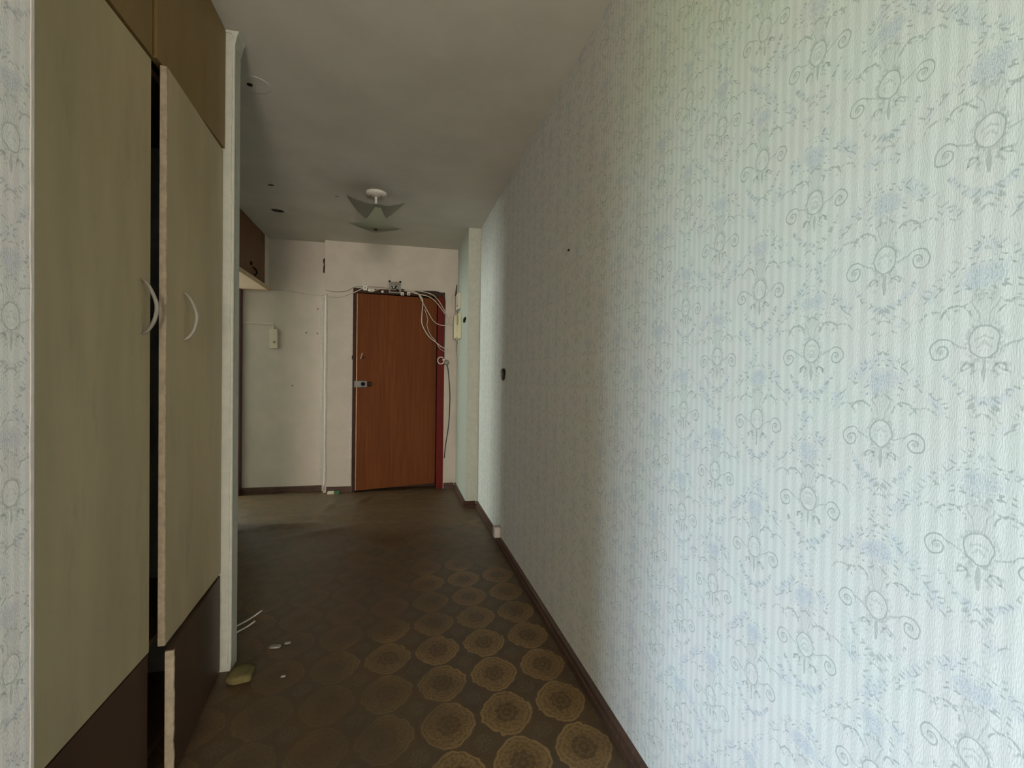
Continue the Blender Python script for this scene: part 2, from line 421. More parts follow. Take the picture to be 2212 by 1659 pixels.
wr = struct('wall_right', B((RX, RX+0.1, -4.7, 6.2, -0.05, H)), 'paper_right', 'long wall papered with pale striped paper of ovals, scrolls and flowers', 'wall')
# left wall stub before the closet, with the ragged paper edge
wl = struct('wall_left', B((LX-0.09, LX, 0.45, 0.911, -0.05, H)), 'paper_left', 'short stretch of floral papered wall ending at the closet doors', 'wall')
def ragged(x, y0, w, z0, z1, th, step=0.02, amp=0.35, axis='x', seed=0):
    """a torn paper strip standing th proud of a wall"""
    bm = bmesh.new(); rows = []
    n = int((z1-z0)/step); rr = random.Random(seed)
    for i in range(n+1):
        z = z0 + (z1-z0)*i/n
        a = w*(1 + amp*(mnoise.noise(Vector((z*9, seed, 0)))*1.2 + (rr.random()-.5)*0.5)); 
        if axis == 'x': pts = ((x, y0-a, z), (x+th, y0-a*0.8, z), (x+th, y0, z), (x, y0+0.002, z))
        else: pts = ((y0-a, x, z), (y0-a*0.8, x-th, z), (y0, x-th, z), (y0+0.002, x, z))
        rows.append([bm.verts.new(p) for p in pts])
    for a, b in zip(rows, rows[1:]):
        for k in range(4): bm.faces.new((a[k], a[(k+1) % 4], b[(k+1) % 4], b[k]))
    bm.faces.new(rows[0]); bm.faces.new(rows[-1][::-1])
    return bm
o = obj('torn_paper_edge', ragged(LX, 0.911, 0.008, 0.0, H-0.002, 0.0007, seed=3), 'paper_torn', wl); o['label'] = 'pale ragged paper edge'
struct('wall_left_rear', B((LX-0.09, LX, -4.7, -0.75, -0.05, H), (LX-0.09, LX, -0.75, 0.45, 2.20, H)), 'wall_shell', 'painted wall behind the doorway to the side room', 'wall')
struct('wall_rear', B((-0.7, -0.45, -4.7, -4.6, 0, H), (0.55, 0.82, -4.7, -4.6, 0, H), (-0.45, 0.55, -4.7, -4.6, 0, 0.15), (-0.45, 0.55, -4.7, -4.6, 2.05, H)), 'wall_shell', 'plain unseen wall with a window, added at the rear of the corridor', 'wall')  # rear wall and window set back so the fill falls off gently
struct('wall_side_room', B((-3.84, -3.76, -3.3, -2.8, 0, H), (-3.84, -3.76, -1.2, 1.0, 0, H), (-3.84, -3.76, -2.8, -1.2, 0, 0.75), (-3.84, -3.76, -2.8, -1.2, 2.25, H),
        (-3.84, -0.64, -3.3, -3.2, 0, H), (-3.84, LX-0.09, 0.83, 0.905, 0, H)), 'wall_shell', 'painted walls of the unseen side room with its window', 'wall')  # unseen room invented so that light can enter the corridor
struct('wall_kitchen', B((-4.04, -3.96, 3.1, 4.7, 0, H), (-4.04, -3.96, 5.6, 6.2, 0, H), (-4.04, -3.96, 4.7, 5.6, 0, 0.95), (-4.04, -3.96, 4.7, 5.6, 2.15, H),
        (-4.04, -1.53, 3.1, 3.2, 0, H), (-4.04, -1.53, 6.1, 6.2, 0, H)), 'wall_shell', 'painted walls of the kitchen with its window', 'wall')
for i, (cx, y0, y1, z0, z1, ax) in enumerate(((-3.80, -2.8, -1.2, 0.75, 2.25, 'x'), (-4.00, 4.7, 5.6, 0.95, 2.15, 'x'), (-4.65, -0.45, 0.55, 0.15, 2.05, 'y'))):
    def bb(a0, a1, c0, c1, dd):
        return (cx-dd, cx+dd, a0, a1, c0, c1) if ax == 'x' else (a0, a1, cx-dd, cx+dd, c0, c1)
    w = struct('window_%d' % (i+1), B(bb(y0, y1, z0, z0+0.05, .03), bb(y0, y1, z1-0.05, z1, .03), bb(y0, y0+0.05, z0+.05, z1-.05, .03), bb(y1-0.05, y1, z0+.05, z1-.05, .03), bb((y0+y1)/2-.02, (y0+y1)/2+.02, z0+.05, z1-.05, .03)),
               'white_plastic', ('white framed window of the unseen side room', 'white framed window of the kitchen', 'white framed window added at the rear of the corridor')[i], 'window')  # the rear window is added for the fill light
# hall: left wall, end walls, right wall offset
struct('wall_left_hall', B((-1.53, HX, 2.18, 4.20, -0.05, H)), 'paper_pink', 'hall wall behind the closet beside the kitchen passage', 'wall')
struct('wall_kitchen_side', B((-1.53, -1.43, 5.25, 6.2, -0.05, H)), 'wall_shell', 'kitchen wall beyond the passage', 'wall')
wel = struct('wall_end_left', B((-1.60, -0.712, D2, D2+0.12, -0.05, H)), 'paper_pink', 'pinkish papered end wall beside the kitchen passage', 'wall')
we = struct('wall_end', B((-0.712, -0.442, D, D+0.213, -0.05, H), (0.470, 0.82, D, D+0.213, -0.05, H), (-0.442, 0.470, D, D+0.213, 2.045, H)), 'paper_grey', 'end wall with the entrance door, covered in greyish paper', 'wall')
o = obj('torn_paper_edge', ragged(D, -0.444, 0.022, 0.06, 2.0, 0.004, seed=8, axis='y'), 'paper_torn', we); o['label'] = 'loose pale paper edge beside the door'
struct('wall_stairwell', B((-0.9, 0.9, 5.62, 5.70, -0.05, H)), 'wall_shell', 'stairwell wall behind the entrance door', 'wall')
struct('trim_1', B((0.602, RX+0.02, 4.33, D, -0.05, H)), 'paper_plain', 'papered pilaster stepping out at the far end of the long wall', 'wall')
# bulging paper seam on the end wall corner
t2 = bmesh.new(); rows = []
prof = [(-0.760, 0), (-0.752, 0.010), (-0.744, 0.020), (-0.735, 0.013), (-0.722, 0.018), (-0.706, 0.098), (-0.696, 0.108), (-0.688, 0.102), (-0.680, 0.093)]
for i in range(61):
    z = 0.03 + (1.97-0.03)*i/60; k = 0.35 if i < 2 else 1
    wv = mnoise.noise(Vector((z*5, 2.2, 0)))*0.004
    rows.append([t2.verts.new((px + wv + (0 if k == 1 else (-0.716-px)*0.5), D2 - py, z)) for px, py in prof] + [t2.verts.new((-0.680, D2, z)), t2.verts.new((-0.760, D2+0.001, z))])
for a, b in zip(rows, rows[1:]):
    for k in range(len(a)): t2.faces.new((a[k], a[(k+1) % len(a)], b[(k+1) % len(a)], b[k]))
t2.faces.new(rows[0]); t2.faces.new(rows[-1][::-1])
struct('trim_2', t2, 'paper_torn', 'double ridge of bulging paper running down the corner of the end wall', 'trim', smooth_=True)

# skirting boards
def skirt(axis, fixed, a0, a1, sgn, h=0.058, t=0.02):
    p = [(0, 0), (t, 0), (t, h*0.45), (t*0.72, h*0.52), (t*0.72, h*0.85), (t*0.35, h), (0, h)]
    if axis == 'y': return prism([(fixed + sgn*q[0], q[1]) for q in p], 'y', a0, a1)
    return prism([(fixed + sgn*q[0], q[1]) for q in p], 'x', a0, a1)
struct('baseboard_right', skirt('y', RX, -4.55, 4.33, -1), 'base_wood', 'dark brown skirting board along the long floral wall', 'baseboard')
struct('baseboard_pilaster', skirt('y', 0.602, 4.33, D, -1), 'base_wood', 'dark brown skirting board along the pilaster side', 'baseboard')
struct('baseboard_pilaster_front', skirt('x', 4.33, 0.582, RX-0.02, -1), 'frame_brown', 'short dark skirting block on the pilaster front', 'baseboard')
struct('baseboard_end_left', skirt('x', D2, -1.475, -0.738, -1), 'base_wood', 'brown skirting board under the pinkish end wall', 'baseboard')
struct('baseboard_end', skirt('x', D, -0.680, -0.445, -1), 'base_wood', 'short brown skirting board between paper seam and entrance door', 'baseboard')
struct('baseboard_end_right', skirt('x', D, 0.475, 0.582, -1), 'base_wood', 'short brown skirting board in the corner by the red door post', 'baseboard')

# ---------------------------------------------------------------- entrance door
d1 = empty('door_1', (0, D, 0), 'orange-brown wooden entrance door standing slightly ajar in a red and brown frame', 'door'); d1['kind'] = 'structure'
obj('frame_post', B((-0.442, -0.408, D-0.006, D+0.14, 0, 2.0), bev=0.002), 'frame_brown', d1)
o = obj('frame_post', B((0.398, 0.470, D-0.004, D+0.14, 0, 2.0), bev=0.002), 'frame_red', d1); o['label'] = 'red painted frame post'
obj('frame_head', B((-0.442, 0.470, D-0.008, D+0.14, 2.0, 2.045), bev=0.002), 'frame_brown', d1)
obj('threshold', B((-0.408, 0.398, D+0.125, D+0.16, 0, 0.05), bev=0.003), 'frame_brown', d1)
leaf_ang = R_(7.0); hinge = Vector((0.392, D+0.075, 0)); LW = 0.80
def leafpt(bm_):
    m = Matrix.Translation(hinge) @ Matrix.Rotation(leaf_ang, 4, 'Z')
    bmesh.ops.transform(bm_, matrix=m, verts=bm_.verts[:]); return bm_
# leaf local: x from -LW to 0, y 0 = front face (towards the hall), +y = back
lb = B((-LW, 0, 0, 0.04, 0.014, 1.992), bev=0.002)
for v in lb.verts:
    if v.co.z < 1: v.co.z += 0.030*(v.co.x + LW)/LW          # the leaf hangs a little low at its free edge
leaf = obj('leaf', leafpt(lb), 'door_wood', d1)
o = obj('edge_lipping', leafpt(B((-LW-0.004, -LW+0.004, -0.003, 0.04, 0.018, 1.99), bev=0.001)), 'brass', leaf); o['label'] = 'worn pinkish edge lipping'
obj('lock_plate', leafpt(B((-LW-0.022, -LW+0.10, -0.010, 0.0, 1.052, 1.118), bev=0.003)), 'steel', leaf)
obj('lock_cylinder', leafpt(lathe([(0.019, 0.0), (0.021, -0.012), (0.018, -0.018), (0.008, -0.018)], (-LW+0.062, -0.008, 1.086), 'y', 18)), 'black', leaf)
obj('lock_knob', leafpt(lathe([(0.026, 0.001), (0.026, -0.010), (0.020, -0.020), (0.012, -0.024)], (-LW+0.128, 0.0, 1.086), 'y', 18)), 'frame_brown', leaf)
obj('latch_tab', leafpt(prism([(-LW+0.030, 1.335), (-LW+0.040, 1.335), (-LW+0.058, 1.398), (-LW+0.048, 1.398)], 'y', -0.012, 0.001)), 'bare_edge', leaf)
obj('latch_plate', leafpt(prism([(-LW+0.050, 1.332), (-LW+0.082, 1.345), (-LW+0.060, 1.378)], 'y', -0.003, 0.001)), 'frame_brown', leaf)
obj('strike_box', B((-0.450, -0.412, D-0.012, D+0.01, 1.33, 1.37), bev=0.002), 'frame_brown', d1)

# kitchen passage: door frame and overhead cupboard
d2 = empty('door_2', (-1.5, 4.72, 0), 'maroon painted frame of the kitchen doorway', 'door frame'); d2['kind'] = 'structure'
obj('frame_post', B((-1.53, -1.472, 5.13, D2, 0, 1.985), bev=0.002), 'frame_maroon', d2)
obj('frame_post', B((-1.53, -1.472, 4.20, 4.26, 0, 1.985), bev=0.002), 'frame_maroon', d2)
oc = empty('overhead_cupboard', (HX, 4.65, 2.03), 'rust-brown overhead cupboard under the ceiling above the kitchen passage', 'cupboard')
obj('body', B((-1.60, HX-0.022, 4.20, D2-0.002, 2.028, H-0.002)), 'cupboard_wood', oc)
dr = obj('cupboard_door', B((HX-0.02, HX, 4.22, 5.045, 2.035, H-0.008), bev=0.002), 'cupboard_wood', oc)
obj('latch', lathe([(0.017, 0.0), (0.017, 0.006), (0.010, 0.012)], (HX, 4.60, 2.122), 'x', 14), 'black', dr)
obj('pull', tube(bmesh.new(), spline([(HX+0.004, 4.655, 2.100), (HX+0.020, 4.675, 2.085), (HX+0.022, 4.70, 2.06), (HX+0.004, 4.71, 2.04)], 5), 0.007), 'black', dr)
obj('corner_post', B((HX-0.02, HX+0.004, 5.047, D2-0.001, 2.0, H-0.003), bev=0.003), 'paper_grey', oc)
so = obj('soffit', B((-1.60, HX+0.006, 4.20, D2-0.002, 1.985, 2.026), bev=0.002), 'soffit', oc); so['label'] = 'beige painted underside'

# ---------------------------------------------------------------- built-in closet
CX0 = -0.665; CY0, CY1 = 0.93, 2.101
cl = empty('built_in_closet', (CX0, 1.5, 0), 'tall built-in closet with cream doors, ochre top doors and dark brown bottom doors', 'closet')
sp = obj('side_panel', B((HX, -0.628, CY1, CY1+0.075, 0.0, H-0.003), bev=0.003), 'paper_post', cl); sp['label'] = 'papered end panel standing proud of the doors'
o = obj('paper_seam', ragged(CY1, -0.628, 0.009, 0.035, 2.44, 0.003, seed=12, axis='y', amp=0.5), 'paper_post', sp)
obj('top_seal', prism([(-0.664, 2.488), (-0.640, 2.484), (-0.630, 2.470), (-0.6265, 2.44), (-0.620, 2.475), (-0.612, 2.497), (-0.664, 2.497)], 'y', CY1-0.003, CY1+0.079), 'paper_post', sp)
obj('back_panel', B((HX, HX+0.012, CY0, CY1, 0.002, H-0.003)), 'dark_inside', cl)
obj('side_wall', B((HX+0.012, CX0-0.024, CY0-0.018, CY0, 0.002, H-0.003)), 'dark_inside', cl)
obj('shelf', B((HX+0.012, CX0-0.024, CY0, CY1, 2.015, 2.035)), 'dark_inside', cl)
obj('shelf', B((HX+0.012, CX0-0.030, CY0, CY1, 0.375, 0.392)), 'dark_inside', cl)
obj('base_board', B((HX+0.012, CX0-0.060, CY0, CY1, 0.002, 0.03)), 'dark_inside', cl)
obj('partition', B((HX+0.012, CX0-0.060, 1.600, 1.618, 0.395, 2.012)), 'dark_inside', cl)
def hinged(x0, y0, w, z0, z1, th, ang, mat, name, right=True):
    """a door whose hinge is at (x0, y0) and that reaches w towards -y (right hinged) with its front facing +x"""
    bm_ = B((-th, 0, -w, 0, z0, z1), bev=0.0015) if right else B((-th, 0, 0, w, z0, z1), bev=0.0015)
    mt = Matrix.Translation((x0, y0, 0)) @ Matrix.Rotation(ang, 4, 'Z')
    bmesh.ops.transform(bm_, matrix=mt, verts=bm_.verts[:])
    return obj(name, bm_, mat, cl), mt
def handle(parent, mt, y, z):
    # bow handle: upright, its middle standing off the door
    bm_ = bmesh.new()
    pts = spline([(0.0, y, z+0.075), (0.016, y-0.002, z+0.060), (0.034, y, z+0.012), (0.030, y, z-0.030), (0.014, y, z-0.060), (0.0, y, z-0.070)], 6)
    n = len(pts); rad = [0.003 + 0.002*math.sin(math.pi*i/(n-1)) for i in range(n)]
    tube(bm_, pts, rad, 8); 
    for v in bm_.verts: v.co.y = y + (v.co.y-y)*1.3
    bmesh.ops.transform(bm_, matrix=mt, verts=bm_.verts[:])
    h = obj('handle', bm_, 'handle', parent, True); h['label'] = 'pale curved handle'
def edge_strip(parent, mt, w, z0, z1, th, seed, wd=0.003):
    bm_ = bmesh.new(); rows = []; n = int((z1-z0)/0.012); rr = random.Random(seed)
    for i in range(n+1):
        z = z0 + 0.002 + (z1-z0-0.004)*i/n; a = 0.0025*mnoise.noise(Vector((z*22, seed, 1))) + 0.0012*(rr.random()-.5)
        rows.append([bm_.verts.new(p) for p in ((-th+0.001, -w-wd, z), (0.0005+a, -w-wd, z), (0.0015+a, -w+0.004, z), (-th+0.001, -w+0.004, z))])
    for a, b in zip(rows, rows[1:]):
        for k in range(4): bm_.faces.new((a[k], a[(k+1) % 4], b[(k+1) % 4], b[k]))
    bm_.faces.new(rows[0]); bm_.faces.new(rows[-1][::-1])
    bmesh.ops.transform(bm_, matrix=mt, verts=bm_.verts[:])
    o = obj('bare_edge', bm_, 'bare_edge', parent); o['label'] = 'pale chipped bare edge'
# main doors
ld, lm = hinged(CX0, 1.535, 1.535-CY0-0.006, 0.396, 2.028, 0.020, 0.0, 'closet_cream', 'closet_door')
handle(ld, lm, -0.045, 1.345)
ang_r = math.asin(0.026/0.535)
rd, rm = hinged(CX0, CY1-0.004, 0.533, 0.394, 2.032, 0.017, ang_r, 'closet_cream', 'closet_door')
edge_strip(rd, rm, 0.533, 0.394, 2.032, 0.017, 5)
handle(rd, rm, -0.395, 1.345)
# top doors
tl, tm = hinged(CX0+0.004, 1.532, 1.532-CY0-0.006, 2.036, H-0.006, 0.020, 0.0, 'closet_ochre', 'top_door')
tr_, tm2 = hinged(CX0+0.006, CY1-0.004, 0.552, 2.040, H-0.006, 0.020, 0.006, 'closet_ochre', 'top_door')
# bottom doors
bl, bm2 = hinged(CX0-0.003, 1.535, 1.535-CY0-0.006, 0.012, 0.388, 0.020, 0.0, 'closet_brown', 'bottom_door')
ang_b = math.asin(0.052/0.537)
br, bm3 = hinged(CX0-0.001, CY1-0.006, 0.537, 0.012, 0.384, 0.022, ang_b, 'closet_brown', 'bottom_door')
edge_strip(br, bm3, 0.537, 0.012, 0.384, 0.022, 21)

# ---------------------------------------------------------------- ceiling lamp
LC = Vector((-0.168, 3.69, H))
lp = empty('ceiling_lamp', LC, 'ceiling lamp with two stacked curved frosted glass leaves on a white rose', 'lamp')
can = obj('canopy', lathe([(0.074, 0.0), (0.074, -0.012), (0.066, -0.022), (0.030, -0.028), (0.012, -0.034)], LC, 'z', 32), 'white_plastic', lp, True)
for s in (-1, 1): obj('screw', lathe([(0.006, 0.0), (0.006, -0.006), (0.003, -0.008)], LC + Vector((s*0.036, -0.015, -0.025)), 'z', 10), 'brass', can)
obj('stem', lathe([(0.009, -0.03), (0.009, -0.262)], LC, 'z', 12), 'white_plastic', lp)
def sheet(zc, ax, ay, lx, ly, twist, sag):
    bm_ = bmesh.new(); n = 24; g = {}
    for i in range(-n, n+1):
        for j in range(-n, n+1):
            s, t = i/n, j/n
            u, v = (s+t)/2, (s-t)/2                    # corners on the u and v axes
            k = 1 - sag*(1 - abs(abs(u) - abs(v)))*max(abs(s), abs(t))**2   # hollow edges
            p = Vector((u*lx*k, v*ly*k, 0)); p.z = zc + ax*abs(u*k)**1.8 + (ay if v < 0 else ay*0.12)*abs(v*k)**1.8
            p = Matrix.Rotation(twist, 3, 'Z') @ p
            g[i, j] = bm_.verts.new((LC.x + p.x, LC.y + p.y, p.z))
    for i in range(-n, n):
        for j in range(-n, n): bm_.faces.new((g[i, j], g[i+1, j], g[i+1, j+1], g[i, j+1]))
    return bm_
for nm, args in (('upper_shade', (2.350, 0.105, 0.0, 0.205, 0.22, R_(8), -0.14)), ('lower_shade', (2.240, 0.024, 0.145, 0.19, 0.165, R_(8), 0.17))):
    o = obj(nm, sheet(*args), 'glass_shade', lp, True)
    md = o.modifiers.new('thickness', 'SOLIDIFY'); md.thickness = 0.004; md.offset = 0
obj('finial', lathe([(0.010, -0.240), (0.015, -0.262), (0.011, -0.272), (0.004, -0.278)], LC, 'z', 14), 'frame_brown', lp)

# ceiling marks: an open socket hole and small covers
ch = empty('ceiling_socket_hole', (-0.964, 4.306, H), 'open round lamp hole in the ceiling with a pale rim', 'hole')
cp = circle(-0.964, 4.306, 0.050); cut(ceil, cp, 'z', H-0.01, H+0.06)
rim = bmesh.new(); rg = [[rim.verts.new((-0.964 + r*math.cos(2*math.pi*k/24), 4.306 + r*math.sin(2*math.pi*k/24), z)) for k in range(24)] for r, z in ((0.062, H), (0.061, H-0.004), (0.053, H-0.005), (0.051, H))]
for a_, b_ in zip(rg, rg[1:]):
    for k in range(24): rim.faces.new((a_[k], a_[(k+1) % 24], b_[(k+1) % 24], b_[k]))
obj('rim', rim, 'ceiling', ch)
obj('recess', lining(cp, 'z', H+0.001, H+0.058), 'recess', ch)
obj('lamp_holder', prism([(-0.985, 4.27), (-0.945, 4.262), (-0.94, 4.29), (-0.98, 4.296)], 'z', H+0.02, H+0.05), 'grey_plastic', ch)
cc = empty('ceiling_cover_plate', (-0.685, 2.47, H), 'round patched plate on the ceiling beside the closet, with a black plug painted as a hole', 'cover')
obj('plate', lathe([(0.075, 0), (0.073, -0.0008), (0.066, -0.0012), (0.06, -0.0008), (0.01, -0.0008)], (-0.66, 2.47, H), 'z', 28), 'ceiling', cc, True)
obj('hole', lathe([(0.013, -0.0005), (0.012, -0.003), (0.003, -0.0028)], (-0.676, 2.472, H), 'z', 12), 'black', cc)  # black plug painted in for the shade inside a hole
for (x, y, r, lab) in ((-0.884, 3.742, 0.016, 'small dark drilled hole in the ceiling between plate and lamp hole'), (-0.456, 3.851, 0.010, 'tiny dark drilled hole in the ceiling next to the lamp')):
    bm_ = bmesh.new(); rr = random.Random(int(r*1000)); pts = [(x + r*1.5*math.cos(a*math.pi/4)*(.8+.4*rr.random()), y + r*math.sin(a*math.pi/4)*(.8+.4*rr.random())) for a in range(8)]
    bm_.free(); cut(ceil, pts, 'z', H-0.01, H+0.04); tag(obj('drill_hole', lining(pts, 'z', H+0.0005, H+0.038), 'recess'), lab, 'hole')

# ---------------------------------------------------------------- right wall details
bm_ = bmesh.new(); pts = []
for k in range(18):
    a = 2*math.pi*k/18; pts.append((3.30 + 0.075*math.cos(a)*(1+.12*math.sin(3*a)), 1.193 + 0.046*math.sin(a)*(1+.15*math.cos(2*a))))
bm_.free()
wh = empty('wall_box_hole', (RX, 3.30, 1.193), 'black empty socket hole in the long floral wall', 'hole')
cut(wr, pts, 'x', RX-0.01, RX+0.06); obj('cup', lining(pts, 'x', RX+0.0005, RX+0.058), 'recess', wh)
rim = bmesh.new(); rg = [[rim.verts.new((x, (p[0]-3.30)*f + 3.30, (p[1]-1.193)*f + 1.193)) for p in pts] for f, x in ((1.14, RX), (1.12, RX-0.003), (1.02, RX-0.003), (1.0, RX+0.001))]
for a_, b_ in zip(rg, rg[1:]):
    for k in range(18): rim.faces.new((a_[k], a_[(k+1) % 18], b_[(k+1) % 18], b_[k]))
obj('rim', rim, 'grey_plastic', wh)
ts = empty('cable_outlet', (RX-0.02, 3.34, 0.075), 'small white socket box sitting on the skirting of the long wall', 'socket')
obj('housing', B((RX-0.052, RX-0.001, 3.30, 3.36, 0.052, 0.130), bev=0.012), 'sock_grey', ts, True)
obj('cover_seam', B((RX-0.006, RX, 3.292, 3.368, 0.05, 0.130), bev=0.002), 'grey_plastic', ts)
tag(obj('wall_nail', lathe([(0.005, 0.0), (0.005, -0.004), (0.003, -0.008)], (RX, 1.991, 1.724), 'x', 10), 'black'), 'dark nail head in the long floral wall', 'nail')

# ---------------------------------------------------------------- things round the entrance door
YF = D - 0.012
jb = empty('junction_box', (-0.039, D, 2.045), 'smoky open junction box fixed above the entrance door', 'junction box')
obj('back_plate', B((-0.095, 0.018, D-0.006, D, 2.012, 2.128), bev=0.002), 'grey_plastic', jb)
for k, (x0, x1, z0, z1) in enumerate(((-0.098, -0.084, 2.01, 2.13), (0.007, 0.021, 2.01, 2.13), (-0.084, 0.007, 2.104, 2.116), (-0.084, 0.007, 2.01, 2.022))):
    obj('rim', B((x0, x1, D-0.035, D, z0, z1), bev=0.002), 'grey_plastic', jb)
for s in (-0.091, 0.014): obj('corner_boss', lathe([(0.010, 0), (0.010, -0.040), (0.004, -0.042)], (s, D, 2.125), 'y', 12), 'black', jb)
obj('terminal', B((-0.055, -0.025, D-0.028, D-0.004, 2.045, 2.075), bev=0.004), 'white_plastic', jb)
obj('wire_knot', tube(bmesh.new(), spline([(-0.07, D-0.02, 2.08), (-0.05, D-0.03, 2.05), (-0.02, D-0.03, 2.085), (-0.04, D-0.035, 2.06), (0.0, D-0.02, 2.04)], 6), 0.005), 'black', jb)
cons = [(-0.328, 2.045, 0.040, 0.045, 'larger white cable connector at the latch corner above the entrance door'), (-0.318, 2.08, 0.026, 0.032, 'small white connector stacked on the larger one above the entrance door')]
for x, z, w, h, lab in cons:
    t = empty('cable_connector', (x, D-0.01, z-h/2), lab, 'connector', 'white connectors over the entrance door')
    obj('block', B((x-w/2, x+w/2, D-0.038, D-0.008 if z < 2.06 else D, z-h/2, z+h/2), bev=0.004), 'white_plastic', t)
    obj('screw_cap', lathe([(0.006, 0), (0.006, -0.003), (0.003, -0.004)], (x, D-0.038, z), 'y', 10), 'steel', t)
t = empty('cable_joint', (-0.265, D-0.01, 2.02), 'oval white cable joint lying beside the connectors above the entrance door', 'connector')
obj('shell', lathe([(0.006, -0.036), (0.016, -0.028), (0.019, 0.0), (0.015, 0.026), (0.006, 0.034)], (-0.268, D-0.024, 2.028), 'x', 16), 'white_plastic', t, True)
obj('seam', lathe([(0.0195, -0.002), (0.0198, 0.0), (0.0195, 0.002)], (-0.268, D-0.024, 2.028), 'x', 16), 'grey_plastic', t)
for x, z, w, lab in ((-0.160, 2.020, 0.022, 'tiny white cable clip left of the junction box'), (0.035, 2.008, 0.032, 'white square clip with dark mark under the junction box'), (0.098, 2.012, 0.032, 'white square clip with dark mark beside the junction box')):
    t = empty('cable_clip', (x, D-0.008, z), lab, 'clip')
    obj('block', B((x-w/2, x+w/2, D-0.028, D-0.008, z-w/2, z+w/2), bev=0.003), 'white_plastic', t)
    obj('mark', B((x-w*0.2, x+w*0.25, D-0.030, D-0.027, z-w*0.3, z)), 'black' if w > .03 else 'white_plastic', t)
def cable(ctrl, r, mat, lab, n=8):
    tag(obj('cable', tube(bmesh.new(), spline(ctrl, n), r, 6), mat, None, True), lab, 'cable')
y1 = D-0.014
cable([(-1.222, D2-0.008, 1.998), (-1.05, D2-0.010, 1.992), (-0.86, D2-0.012, 1.965), (-0.74, D2-0.05, 1.952), (-0.66, D-0.012, 1.945), (-0.56, D-0.012, 1.945), (-0.46, D-0.014, 1.985), (-0.345, y1, 2.045)], 0.0045, 'cable_white', 'white cable sagging along the end wall from overhead cupboard to entrance door')
cable([(-0.70, D-0.008, 2.005), (-0.60, D-0.008, 1.995), (-0.50, D-0.008, 2.012), (-0.42, y1-.006, 2.052), (-0.25, y1, 2.063), (-0.10, y1, 2.058)], 0.0035, 'grey_plastic', 'thin grey cable running level above the entrance door to the junction box')
cable([(-0.235, y1-.012, 2.025), (-0.19, y1, 2.045), (-0.15, y1, 2.053), (-0.095, y1, 2.05)], 0.0045, 'cable_white', 'short white cable between oval joint and junction box')
cable([(0.02, D-0.015, 2.055), (0.12, D-0.015, 2.040), (0.25, D-0.015, 2.045), (0.37, D-0.015, 2.048), (0.44, D-0.015, 2.030), (0.466, D-0.015, 1.985), (0.470, D-0.015, 1.88), (0.468, D-0.015, 1.72), (0.466, D-0.015, 1.55), (0.464, D-0.015, 1.36)], 0.006, 'cable_black', 'thick black cable bending round the top corner of the red door post')
cable([(0.05, D-0.064, 2.035), (0.15, D-0.064, 2.028), (0.21, D-0.064, 1.995), (0.240, D-0.064, 1.93), (0.232, D-0.064, 1.80), (0.236, D-0.064, 1.70), (0.30, D-0.064, 1.585), (0.38, D-0.064, 1.52), (0.44, D-0.064, 1.475), (0.50, D-0.064, 1.45)], 0.0052, 'cable_white', 'white cable hanging in a long bow over the upper corner of the door leaf')
cable([(0.20, D-0.046, 2.0), (0.255, D-0.046, 1.90), (0.30, D-0.046, 1.82), (0.34, D-0.046, 1.755), (0.385, D-0.046, 1.715), (0.45, D-0.046, 1.70), (0.50, D-0.046, 1.72), (0.53, D-0.046, 1.80)], 0.004, 'cable_white', 'thin white cable dipping across the red door post')
cable([(0.26, D-0.054, 1.86), (0.29, D-0.054, 1.76), (0.285, D-0.054, 1.69), (0.32, D-0.054, 1.60), (0.37, D-0.054, 1.54), (0.42, D-0.054, 1.46), (0.48, D-0.054, 1.425)], 0.003, 'cable_white', 'thinnest white wire looping behind the long bow')
cable([(0.06, D-0.037, 2.045), (0.20, D-0.037, 2.042), (0.33, D-0.037, 2.015), (0.40, D-0.037, 1.955), (0.46, D-0.037, 1.86), (0.51, D-0.037, 1.76), (0.53, D-0.037, 1.70)], 0.0045, 'cable_white', 'white cable running along the door head and down past the red post')
cable([(0.06, D-0.027, 2.038), (0.18, D-0.027, 2.015), (0.29, D-0.027, 1.995), (0.36, D-0.027, 1.955), (0.43, D-0.027, 1.875), (0.47, D-0.027, 1.82)], 0.0045, 'cable_white', 'white cable curving below the door head to the red post')
cable([(0.538, D-.006, 1.885), (0.542, D-.010, 1.97), (0.552, D-.012, 2.02), (0.580, D-.03, 2.00), (0.590, 4.985, 1.965)], 0.0045, 'cable_white', 'white cable looping up to the white terminal box')
cable([(0.538, D-.005, 1.70), (0.560, D-.010, 1.76), (0.574, D-.012, 1.82), (0.584, D-.04, 1.855), (0.590, 4.985, 1.868)], 0.004, 'cable_white', 'white wire rising from the corner to the terminal box')
# white terminal box and intercom handset on the pilaster side (x = 0.602)
tb = empty('terminal_box', (0.60, 4.90, 1.86), 'narrow white terminal box with printed label high on the pilaster side', 'terminal box')
obj('housing', B((0.570, 0.602, 4.82, 4.99, 1.845, 2.005), bev=0.004), 'cable_white', tb)
obj('label_strip', B((0.5685, 0.571, 4.855, 4.885, 1.90, 1.975)), 'grey_plastic', tb)
obj('slot', B((0.568, 0.571, 4.85, 4.89, 1.872, 1.888)), 'black', tb)
ic = empty('intercom', (0.60, 4.90, 1.55), 'cream door intercom handset hanging on the pilaster side', 'intercom')
obj('base', B((0.575, 0.602, 4.76, 4.98, 1.545, 1.80), bev=0.006), 'cream_plastic', ic)
obj('handset', B((0.548, 0.578, 4.90, 4.965, 1.555, 1.79), bev=0.008), 'cream_plastic', ic, True)
obj('speaker_panel', B((0.570, 0.576, 4.79, 4.885, 1.69, 1.785), bev=0.002), 'grey_plastic', ic)
obj('lower_cover', B((0.563, 0.577, 4.775, 4.89, 1.555, 1.68), bev=0.004), 'cream_plastic', ic)
